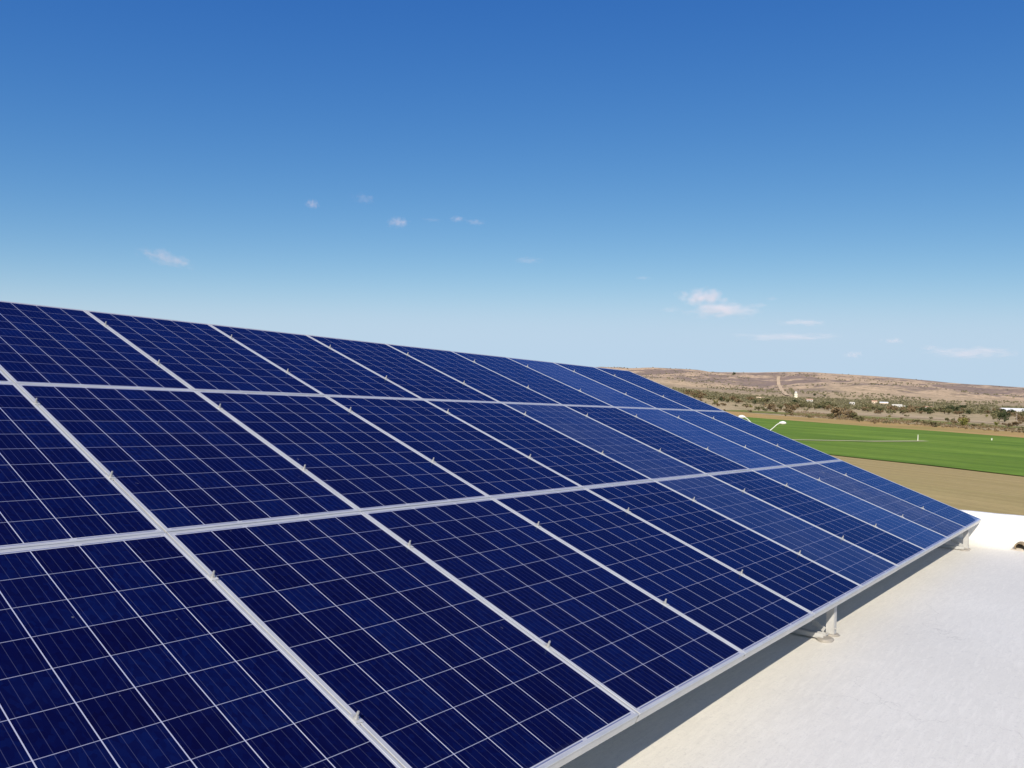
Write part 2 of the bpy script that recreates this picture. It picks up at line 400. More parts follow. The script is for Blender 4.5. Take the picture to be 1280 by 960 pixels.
def cell_mat():
    M, t, b = mat('polycrystalline_cells'); O = texco(t)
    sp = t.nodes.new('ShaderNodeSeparateXYZ'); t.links.new(O, sp.inputs[0])
    oi = t.nodes.new('ShaderNodeObjectInfo')
    P = .1602; PV = .1621
    u = nmath(t, 'DIVIDE', nmath(t, 'ADD', sp.outputs[0], 3*P), P); v = nmath(t, 'DIVIDE', nmath(t, 'ADD', sp.outputs[1], 5*PV), PV)
    iu, iv = nmath(t, 'FLOOR', u), nmath(t, 'FLOOR', v); fu, fv = nmath(t, 'FRACT', u), nmath(t, 'FRACT', v)
    gu, gv = .0034/P/2, .0025/PV/2
    def inside(f, g): return nmath(t, 'LESS_THAN', nmath(t, 'ABSOLUTE', nmath(t, 'SUBTRACT', f, .5)), .5-g)
    def rng(x, hi): return nmath(t, 'MULTIPLY', nmath(t, 'GREATER_THAN', x, 0), nmath(t, 'LESS_THAN', x, hi))
    cell = nmath(t, 'MULTIPLY', nmath(t, 'MULTIPLY', inside(fu, gu), inside(fv, gv)), nmath(t, 'MULTIPLY', rng(u, 6), rng(v, 10)))
    # five silver busbars along the module
    bb = nmath(t, 'LESS_THAN', nmath(t, 'ABSOLUTE', nmath(t, 'SUBTRACT', nmath(t, 'FRACT', nmath(t, 'MULTIPLY', fu, 5)), .5)), .0008/(P/5))
    # cell hue varies from wafer to wafer, with crystal grains inside
    wn = t.nodes.new('ShaderNodeTexWhiteNoise'); wn.noise_dimensions = '4D'
    cv = t.nodes.new('ShaderNodeCombineXYZ'); t.links.new(iu, cv.inputs[0]); t.links.new(iv, cv.inputs[1]); t.links.new(cv.outputs[0], wn.inputs['Vector']); t.links.new(nmath(t, 'MULTIPLY', oi.outputs['Random'], 77), wn.inputs['W'])
    vo = t.nodes.new('ShaderNodeTexVoronoi'); vo.inputs['Scale'].default_value = 70; t.links.new(mapping(t, O, scale=(1, .6, 1)), vo.inputs['Vector'])
    sg = t.nodes.new('ShaderNodeSeparateColor'); t.links.new(vo.outputs['Color'], sg.inputs[0])
    k = nmath(t, 'ADD', nmath(t, 'MULTIPLY', wn.outputs['Value'], .55), nmath(t, 'MULTIPLY', sg.outputs[0], .42))
    col = ramp(t, k, (.0, (.0011, .0008, .020)), (.5, (.0013, .0022, .032)), (1., (.0017, .0058, .053)))
    tone = t.nodes.new('ShaderNodeSeparateColor'); t.links.new(oi.outputs['Color'], tone.inputs[0])
    col = mixc(t, tone.outputs[1], col, (.009, .026, .088))
    col = mixc(t, nmath(t, 'MULTIPLY', bb, .13), col, (.24, .26, .42))
    # margin: white backsheet with the ribbons that join the cell strings
    vm = nmath(t, 'ABSOLUTE', sp.outputs[1])
    rib = nmath(t, 'MULTIPLY', nmath(t, 'LESS_THAN', nmath(t, 'ABSOLUTE', nmath(t, 'SUBTRACT', vm, 5*PV+.0062)), .0026),
                nmath(t, 'LESS_THAN', nmath(t, 'ABSOLUTE', nmath(t, 'SUBTRACT', nmath(t, 'FRACT', nmath(t, 'DIVIDE', u, 2)), .5)), .46))
    white = mixc(t, rib, (.40, .41, .46), (.14, .16, .27))
    grid = nmath(t, 'MULTIPLY', rng(u, 6), rng(v, 10))
    white = mixc(t, grid, white, mixc(t, inside(fu, gu), (.40, .415, .52), (.25, .265, .37)))
    c = mixc(t, cell, white, col)
    # dust film
    dn = noisen(t, geopos(t), 2.3, 6, .65); dn2 = noisen(t, geopos(t), 26, 4, .7)
    film = nmath(t, 'MULTIPLY', tone.outputs[0], nmath(t, 'ADD', nmath(t, 'MULTIPLY', ramp(t, dn, (.35, .2), (.7, 1.)), .8), nmath(t, 'MULTIPLY', ramp(t, dn2, (.5, 0.), (.75, 1.)), .5)))
    base = nmath(t, 'ADD', .002, nmath(t, 'MULTIPLY', film, .34), clamp=True)
    low = ramp(t, nmath(t, 'ADD', nmath(t, 'MULTIPLY', nmath(t, 'ADD', sp.outputs[1], .837), 9.), nmath(t, 'MULTIPLY', dn, .9)), (.30, 1.), (.75, 0.))
    base = nmath(t, 'ADD', base, nmath(t, 'MULTIPLY', low, .10), clamp=True)
    c = mixc(t, base, c, (.20, .22, .27))
    speck = ramp(t, noisen(t, mapping(t, geopos(t), loc=(1, 7, 3)), 26, 2, .5), (.77, 0.), (.80, .28))
    c = mixc(t, speck, c, (.30, .30, .31))
    spl = nmath(t, 'MULTIPLY', ramp(t, noisen(t, mapping(t, geopos(t), loc=(4, 9, 2)), 7, 4, .6), (.69, 0.), (.75, .5)), tone.outputs[2])
    c = mixc(t, spl, c, (.42, .41, .40))
    # anti-reflective glass : diffuse wafer under a weak bluish mirror that grows towards grazing angles
    rg = nmath(t, 'ADD', .07, nmath(t, 'MULTIPLY', film, .22))
    df = t.nodes.new('ShaderNodeBsdfDiffuse'); t.links.new(c, df.inputs['Color'])
    gl = t.nodes.new('ShaderNodeBsdfGlossy'); gl.inputs['Color'].default_value = (.26, .44, .92, 1); t.links.new(rg, gl.inputs['Roughness'])
    fr = t.nodes.new('ShaderNodeFresnel'); fr.inputs['IOR'].default_value = 1.42
    mx = t.nodes.new('ShaderNodeMixShader')
    t.links.new(nmath(t, 'MULTIPLY', fr.outputs[0], nmath(t, 'ADD', .60, nmath(t, 'MULTIPLY', tone.outputs[1], .55)), clamp=True), mx.inputs[0])
    t.links.new(df.outputs[0], mx.inputs[1]); t.links.new(gl.outputs[0], mx.inputs[2])
    out = t.nodes['Material Output']; t.links.new(mx.outputs[0], out.inputs['Surface']); t.nodes.remove(b)
    return M
CELLS = cell_mat(); BACK = simple('white_backsheet', (.5, .5, .5), .6)

def make_panel():
    root = empty('solar_panel', 'x', 'solar panel')
    hw, hl = .4972, .8368; lip = .0115
    bm = bmesh.new()     # frame: outer side 40 mm deep, top lip, mitred at the corners
    prof = [(.0028, -.040), (.0028, -.0045), (0, -.0035), (0, -.0012), (.0012, 0), (lip-.001, 0), (lip, -.0008), (lip, -.0022), (.0022, -.0024), (.0022, -.040)]
    corners = [(-1, -1), (1, -1), (1, 1), (-1, 1)]; rr = []
    for sx, sy in corners: rr.append([bm.verts.new((sx*(hw-d), sy*(hl-d), z)) for d, z in prof])
    for i in range(4):
        a, c = rr[i], rr[(i+1) % 4]
        for k in range(len(prof)-1): bm.faces.new((a[k], c[k], c[k+1], a[k+1]))
        bm.faces.new((a[-1], c[-1], c[0], a[0]))
    link('frame', bm, ALU, root)
    bm = bmesh.new()
    z = -.0018; q = .0095
    vs = [bm.verts.new(p) for p in ((-hw+q, -hl+q, z), (hw-q, -hl+q, z), (hw-q, hl-q, z), (-hw+q, hl-q, z))]
    bm.faces.new(vs)
    b3 = bmesh.new(); box(b3, -hw+q, hw-q, -hl+q, hl-q, z-.0075, z-.0058); link('back_sheet', b3, BACK, root)
    bm2 = [bm.verts.new(p) for p in ((-hw+q, -hl+q, z-.005), (hw-q, -hl+q, z-.005), (hw-q, hl-q, z-.005), (-hw+q, hl-q, z-.005))]
    bm.faces.new(bm2[::-1])
    for i in range(4): bm.faces.new((vs[i], vs[(i+1) % 4], bm2[(i+1) % 4], bm2[i]))
    link('glass_face', bm, CELLS, root)
    return root
ORD = ['first', 'second', 'third', 'fourth', 'fifth', 'sixth', 'seventh', 'eighth', 'ninth', 'tenth', 'eleventh']
ROWN = ['top', 'middle', 'bottom']
# (dust, blueness, bird marks) for the panels the photo shows paler
TONE = {(0,5):(.55,.55,0), (0,6):(.1,.2,0), (0,7):(.05,.1,0), (0,4):(.08,.2,0), (1,3):(.45,.35,0), (1,5):(.55,.6,0), (1,6):(.35,.4,0), (1,7):(.1,.2,.0),
        (1,4):(.05,.05,0), (2,6):(1.,.12,1), (2,5):(.4,.5,.2), (2,4):(.05,.05,0), (2,3):(.35,.35,0), (2,7):(.15,.25,.1), (0,3):(.03,.1,0), (1,2):(.02,.05,0)}
proto = make_panel(); first = True
for r in range(3):
    for c in range(-3, 8):
        o = proto if first else copy_tree(proto); first = False
        jit = random.uniform(-.0012, .0012)
        o.location = a2w(c+.5, 5.008-(2.5-r)*1.678, jit*.4)
        o.rotation_euler = (TILT+random.uniform(-.0010, .0010), random.uniform(-.0014, .0014), 0)
        k = 7-c
        extra = ''
        if (r, c) == (2, 6): extra = ', dusty with bird marks'
        elif (r, c) in ((0,5), (1,5), (1,3)): extra = ', dusty and paler'
        lab = 'solar panel, %s from the far right end in the %s row%s' % (ORD[k] if k else 'last one', ROWN[r], extra)
        lab = lab.replace('last one from the far right end', 'at the far right end')
        tag(o, lab, 'solar panel', 'solar panels of the rooftop array')
        o.name = 'solar_panel'
        tn = TONE.get((r, c), (.02, 0, 0))
        for ch in o.children:
            ch.name = ch.name.split('.')[0]
            ch.color = (*tn, 1)

# clamps between neighbouring panels
def make_clamp():
    root = empty('panel_clamp', 'x', 'panel clamp')
    bm = bmesh.new(); box(bm, -.014, .014, -.020, .020, .0006, .0036); box(bm, -.0026, .0026, -.024, .024, -.040, .0004)
    link('clamp_plate', bm, STEEL, root, bevel=.001)
    bm = bmesh.new(); cyl(bm, (0, 0, -.030), (0, 0, .028), .0035, n=10)
    for i in range(4): cyl(bm, (0, 0, .012+i*.0036), (0, 0, .0135+i*.0036), .0046, n=10)
    link('bolt', bm, BOLT, root)
    bm = bmesh.new(); cyl(bm, (0, 0, .0043), (0, 0, .0060), .0095, n=16); cyl(bm, (0, 0, .0061), (0, 0, .0125), .0078, .0074, n=6)
    link('nut', bm, BOLT, root)
    return root
cp = make_clamp(); first = True
CV = [(.345, 1.165), (1.945, 2.825), (3.69, 4.55)]
for xj in range(-2, 8):
    for r in range(3):
        for e in range(2):
            o = cp if first else copy_tree(cp); first = False
            o.location = a2w(xj+random.uniform(-.001, .001), CV[r][e]+random.uniform(-.012, .012), .0)
            o.rotation_euler = (TILT+random.uniform(-.05, .05), random.uniform(-.06, .06), random.uniform(-.04, .04))
            k = 7-xj
            tag(o, '%s bolt clamp between %s and %s panels from far right end, %s row' % (('upper', 'lower')[e], ORD[k], ORD[k+1], ROWN[r]), 'panel clamp', 'bolt clamps along the panel joints')
            o.name = 'panel_clamp'
            for ch in o.children: ch.name = ch.name.split('.')[0]

# rails under the modules
RW = .040
i = 0
for r in range(3):
    for e in range(2):
        bm = bmesh.new()
        box(bm, -2.98, 7.97, -.02, .02, -.0415-RW, -.0415)
        o = link('mounting_rail', bm, STEEL, bevel=.002)
        o.location = a2w(0, CV[r][e]); o.rotation_euler = ROT
        tag(o, '%s horizontal steel rail under the %s row of panels' % (('upper', 'lower')[e], ROWN[r]), 'rail', 'rails under the panels')

# tilted support frames standing on the roof
def make_support(x, label):
    root = empty('support_frame', label, 'support frame', (x, .0, roof_z(x)), 'support frames under the array')
    z0 = roof_z(x)
    def L(p): return Vector((p.x-x, p.y, p.z-z0))
    w0 = -.0415-RW-.001
    bm = bmesh.new(); Mx = Matrix.Translation(L(a2w(x, LEN))) @ Matrix.Rotation(TILT, 4, 'X')
    box(bm, -.025, .025, .05, LEN-.1, w0-.05, w0, Mx)
    link('sloping_beam', bm, PAINTED, root, bevel=.002)
    # front leg: C-section with its open side to the left
    zt = HB-.045-z0
    bm = bmesh.new(); y0, y1 = .040, .090
    box(bm, -.026, .026, y0, y0+.004, .004, zt); box(bm, .022, .026, y0+.0042, y1, .004, zt); box(bm, -.026, -.022, y0+.0042, y1, .004, zt)
    link('leg', bm, PAINTED, root, bevel=.001)
    zb = L(a2w(x, LEN-4.45, w0-.052)); 
    bm = bmesh.new(); box(bm, -.026, .026, 4.14, 4.19, .004, zb.z-.02); link('leg', bm, PAINTED, root, bevel=.002)
    # brace from foot to beam
    bm = bmesh.new(); a = Vector((-.045, .09, .035)); b_ = Vector((-.045, .68, .030+.62*st+.10)); 
    q = (b_-a).to_track_quat('Y', 'Z').to_matrix().to_4x4(); ln = (b_-a).length
    box(bm, -.004, .004, 0, ln, -.016, .016, Matrix.Translation(a) @ q); link('brace', bm, PAINTED, root, bevel=.001)
    bm = bmesh.new(); a = Vector((.0, 1.2, .05)); b_ = Vector((.0, 4.1, 1.25))
    q = (b_-a).to_track_quat('Y', 'Z').to_matrix().to_4x4(); ln = (b_-a).length
    box(bm, -.016, .016, 0, ln, -.016, .016, Matrix.Translation(a) @ q); link('brace', bm, PAINTED, root, bevel=.001)
    # base channel lying on the roof and the mortar pads that hold it
    bm = bmesh.new(); box(bm, -.175, -.125, .06, 4.3, .010, .016); box(bm, -.175, -.171, .06, 4.3, .0162, .040); box(bm, -.129, -.125, .06, 4.3, .0162, .040); box(bm, -.124, -.027, .065, .077, .012, .018)
    link('base_channel', bm, PAINTED, root, bevel=.001)
    for (px_, py_, sx, sy, sz) in ((-.15, .055, .062, .048, .026), (0, .065, .048, .050, .018), (0, 4.17, .1, .1, .05)):
        bm = bmesh.new(); bmesh.ops.create_uvsphere(bm, u_segments=22, v_segments=14, radius=1)
        for v in bm.verts:
            p = v.co.copy(); k = 1+.16*noise.noise(p*1.7+Vector((px_*9, x, 0)))
            z = max(-.3, min(.55, p.z))
            v.co = Vector((px_+p.x*sx*k, py_+p.y*sy*k, z*sz+.002))
        link('mortar_pad', bm, PAD, root, smooth=True)
    bm = bmesh.new(); cyl(bm, (-.01, .0395, .045), (-.01, .033, .045), .008, n=6); link('bolt', bm, BOLT, root)
    return root
PAD = paint_mat('stained_mortar', (.33, .30, .26), False)
make_support(2.60, 'white steel support frame whose leg shows at mid array edge')
make_support(7.50, 'white steel support frame under the far right corner of the array')
make_support(-2.15, 'white steel support frame beneath the nearest panels')

# ------------------------------------------------------------------ street lamp
LAMPW = simple('lamp_white', (.60, .61, .58), .35, 0, .05)
lp = Vector((44.0, 16.35, -7+.0105*0))
lamp = empty('street_lamp', 'white double armed street lamp rising behind the far end of the array', 'street lamp', (lp.x, lp.y, base_z(lp.x, lp.y)))
H = lp.z
side = Vector((.36, -.93, 0)).normalized()
zt = 7.25
bm = bmesh.new(); tube(bm, [(0, 0, 0), (0, 0, 3), (0, 0, zt)], [.09, .07, .045], 12); cyl(bm, (0, 0, 0), (0, 0, .3), .14, .12, 12); link('pole', bm, LAMPW, lamp, smooth=True)
for s, dz in ((1, -.06), (-1, .22)):
    d = side*s
    pts = [Vector((0, 0, zt-.15)), Vector((0, 0, zt-.05))+d*.15, d*.62+Vector((0, 0, zt+.42+dz)), d*.86+Vector((0, 0, zt+.66+dz)), d*1.0+Vector((0, 0, zt+.73+dz))]
    bm = bmesh.new(); tube(bm, pts, [.030, .028, .024, .024, .026], 8); link('arm', bm, LAMPW, lamp, smooth=True)
    bm = bmesh.new(); bmesh.ops.create_uvsphere(bm, u_segments=20, v_segments=12, radius=1)
    q = Matrix.Translation(d*1.16+Vector((0, 0, zt+.75+dz))) @ d.to_track_quat('X', 'Z').to_matrix().to_4x4()
    for v in bm.verts:
        p = v.co; tp = 1-.35*max(0, -p.x); v.co = q @ Vector((p.x*.215, p.y*.095*tp, (p.z*.115 if p.z > 0 else p.z*.08)*tp))
    link('lamp_head', bm, LAMPW, lamp, smooth=True)

# posts in the crop
POST = simple('post_white', (.58, .57, .48), .6)
def post(x, y, h, w, label):
    bm = bmesh.new(); cyl(bm, (0, 0, -.2), (.12*h, 0, h), w, w*.8, 10); cyl(bm, (.12*h, 0, h+.001), (.12*h, 0, h+.08), w*1.4, w*1.1, 10)
    o = link('marker_post', bm, POST, loc=(x, y, tz(x, y)+.2)); tag(o, label, 'post')
post(250.4, 49.2, 1.75, .12, 'white leaning marker post at the end of the pale path in the green crop')
post(293.4, 36.3, .6, .2, 'small low white marker alone in the green crop at right')
WOODP = simple('pole_wood', (.36, .31, .27), .9)
def upole(x, y, h, label):
    o = empty('utility_pole', label, 'utility pole', (x, y, tz(x, y)), 'utility poles on the plain')
    bm = bmesh.new(); cyl(bm, (0, 0, -.3), (0, 0, h), .20, .13, 8); link('pole', bm, WOODP, o)
    bm = bmesh.new(); box(bm, -.06, .06, -1, 1, h-.6, h-.42); link('crossarm', bm, WOODP, o)
upole(807.6, 83.5, 9, 'pale utility pole by the bushes near the right edge')
upole(1372, 253, 13, 'tall thin utility pole among the trees left of the dark green tree')
upole(1373, 175.4, 9, 'utility pole just left of the long white shed')

# ------------------------------------------------------------------ village
WH = simple('whitewash', (.44, .43, .41), .8); TANW = simple('tan_wall', (.55, .44, .33), .9)
ROOFT = simple('clay_roof', (.42, .25, .17), .9); ROOFG = simple('sheet_roof', (.62, .63, .64), .6); DARKG = simple('dark_glass', (.03, .035, .04), .2)
def house(x, y, w, d, h, wm, rm, label, gable=True, rot=.35, name='house', cat='house', nw=2):
    o = empty(name, label, cat, (x, y, tz(x, y)-.4)); o.rotation_euler = (0, 0, rot)
    bm = bmesh.new(); box(bm, -d/2, d/2, -w/2, w/2, 0, h); link('wall', bm, wm, o)
    bm = bmesh.new(); e = .35
    if gable:
        rh = h+d*.22
        a = [bm.verts.new(p) for p in ((-d/2-e, -w/2-e, h+.01), (0, -w/2-e, rh), (d/2+e, -w/2-e, h+.01), (-d/2-e, w/2+e, h+.01), (0, w/2+e, rh), (d/2+e, w/2+e, h+.01))]
        for f in ((0, 1, 4, 3), (1, 2, 5, 4), (0, 2, 1), (3, 4, 5), (0, 3, 5, 2)): bm.faces.new([a[i] for i in f])
    else: box(bm, -d/2-.15, d/2+.15, -w/2-.15, w/2+.15, h+.003, h+.35)
    link('roof', bm, rm, o)
    for i in range(nw):
        yy = -w/2+w*(i+.5)/nw
        bm = bmesh.new(); box(bm, -d/2-.05, -d/2+.05, yy-.7, yy+.7, h*.38, h*.75); link('window', bm, DARKG, o)
    bm = bmesh.new(); box(bm, -d/2-.06, -d/2+.05, -w/2+w*.5-.5 if nw == 2 else -w/2+.6, -w/2+w*.5+.5 if nw == 2 else -w/2+1.7, .3, 2.6); link('door', bm, WOODP, o)
    return o
house(1395, 118, 98, 16, 4.4, WH, ROOFG, 'long low white shed at the right edge of the plain', True, .12, 'storage_shed', 'shed', 8)
house(1400, 311, 15, 9, 5, WH, ROOFG, 'white house with grey roof among trees, the widest of the village houses', False, .25)
house(1385, 300, 9, 8, 4, WH, WH, 'low white flat roofed house just right of the widest village house', False, .25)
house(1430, 389, 8, 8, 5.2, WH, WH, 'bright white flat roofed house standing alone before the scrub', False, .4)
house(1463, 346, 13, 9, 4.6, TANW, ROOFG, 'tan house with grey sheet roof in the village', True, .3)
house(1515, 374, 9, 8, 5, TANW, ROOFT, 'tan house with red clay roof at village left', True, .3)
house(1490, 480, 11, 8, 4.5, WH, ROOFT, 'white house with red clay roof below the dirt track', True, .4)
house(1500, 577, 16, 9, 3.8, TANW, TANW, 'low tan flat house in scrub left of the dirt track', False, .45)
house(1380, 262, 12, 7, 4.5, WH, ROOFT, 'white walled house with clay roof beside the tall utility pole', True, .2)
# pale silo at the foot of the track
s = empty('silo', 'pale cream round silo with domed top at the foot of the hill track', 'silo', (1606, 544.7, tz(1606, 544.7)-1))
CREAM = simple('cream_silo', (.76, .66, .50), .8)
bm = bmesh.new(); cyl(bm, (0, 0, 0), (0, 0, 10.5), 3.6, 3.5, 24); link('drum', bm, CREAM, s, smooth=False)
bm = bmesh.new(); tube(bm, [(0, 0, 10.51), (0, 0, 12.5), (0, 0, 14), (0, 0, 14.9), (0, 0, 15.3)], [2.7, 2.6, 2.0, 1.0, .2], 20); link('dome', bm, WH, s, smooth=True)
bm = bmesh.new(); cyl(bm, (0, 0, 7.0), (0, 0, 7.5), 3.9, 3.9, 24); link('band', bm, WH, s)

# ------------------------------------------------------------------ bushes and trees
def leaf_mat(name, a, b_, c):
    a, b_, c = [tuple(v*1.12 for v in q) for q in (a, b_, c)]
    M, t, b = mat(name)
    g = t.nodes.new('ShaderNodeNewGeometry'); oi = t.nodes.new('ShaderNodeObjectInfo')
    k = nmath(t, 'ADD', nmath(t, 'MULTIPLY', g.outputs['Random Per Island'], .7), nmath(t, 'MULTIPLY', oi.outputs['Random'], .3))
    t.links.new(ramp(t, k, (.0, a), (.5, b_), (1., c)), b.inputs['Base Color']); b.inputs['Roughness'].default_value = .85
    b.inputs['Specular IOR Level'].default_value = .15
    return M
LEAF = [leaf_mat('olive_leaves', (.10, .10, .045), (.155, .145, .07), (.225, .20, .11)),
        leaf_mat('brown_twigs', (.125, .09, .05), (.20, .145, .08), (.28, .205, .12)),
        leaf_mat('dark_leaves', (.030, .042, .020), (.048, .062, .028), (.075, .09, .04)),
        leaf_mat('yellow_green_leaves', (.15, .15, .04), (.22, .21, .06), (.28, .25, .10))]
BARK = simple('bark', (.13, .10, .075), .95)
def crown_bm(bm, rnd, cx, cy, cz, w, h, n, leaf):
    lobes = [(rnd.gauss(0, .42), rnd.gauss(0, .42), rnd.uniform(.25, .75), rnd.uniform(.26, .46)) for _ in range(9)]
    for _ in range(n):
        lx, ly, lz, lr = rnd.choice(lobes)
        d = Vector((rnd.gauss(0, 1), rnd.gauss(0, 1), rnd.gauss(0, 1))).normalized()*lr*rnd.uniform(.55, 1.05)
        p = Vector((cx+(lx+d.x)*w/2*.8, cy+(ly+d.y)*w/2*.8, cz+max(.02, min(1.08, lz+d.z*.8))*h))
        s = leaf*rnd.uniform(.6, 1.4); a = Vector((rnd.gauss(0, 1), rnd.gauss(0, 1), rnd.gauss(0, 1))).normalized(); b_ = a.orthogonal().normalized(); c = a.cross(b_)
        vs = [bm.verts.new(p+b_*s), bm.verts.new(p+c*s*.9), bm.verts.new(p-b_*s*.8), bm.verts.new(p-c*s)]; bm.faces.new(vs)
KIND = [('mesquite_bush', 'olive green'), ('dry_bush', 'brown leafless looking'), ('dense_tree', 'dark green'), ('young_bush', 'yellow green')]
protos = {}
for k in range(4):
    for var in range(3):
        rnd = random.Random(k*10+var)
        root = empty(KIND[k][0], 'x', 'tree' if k == 2 else 'bush', (0, 0, -500))
        bm = bmesh.new(); crown_bm(bm, rnd, 0, 0, .12, 1.0, .85, 620, .045); link('crown', bm, LEAF[k], root)
        bm = bmesh.new()
        for j in range(3):
            a = rnd.uniform(0, 6.3); tube(bm, [(0, 0, -.08), (.05*math.cos(a), .05*math.sin(a), .12), (.18*math.cos(a), .18*math.sin(a), .42), (.25*math.cos(a), .25*math.sin(a), .7)], [.03, .024, .014, .005], 6)
        link('trunk', bm, BARK, root); protos[k, var] = root
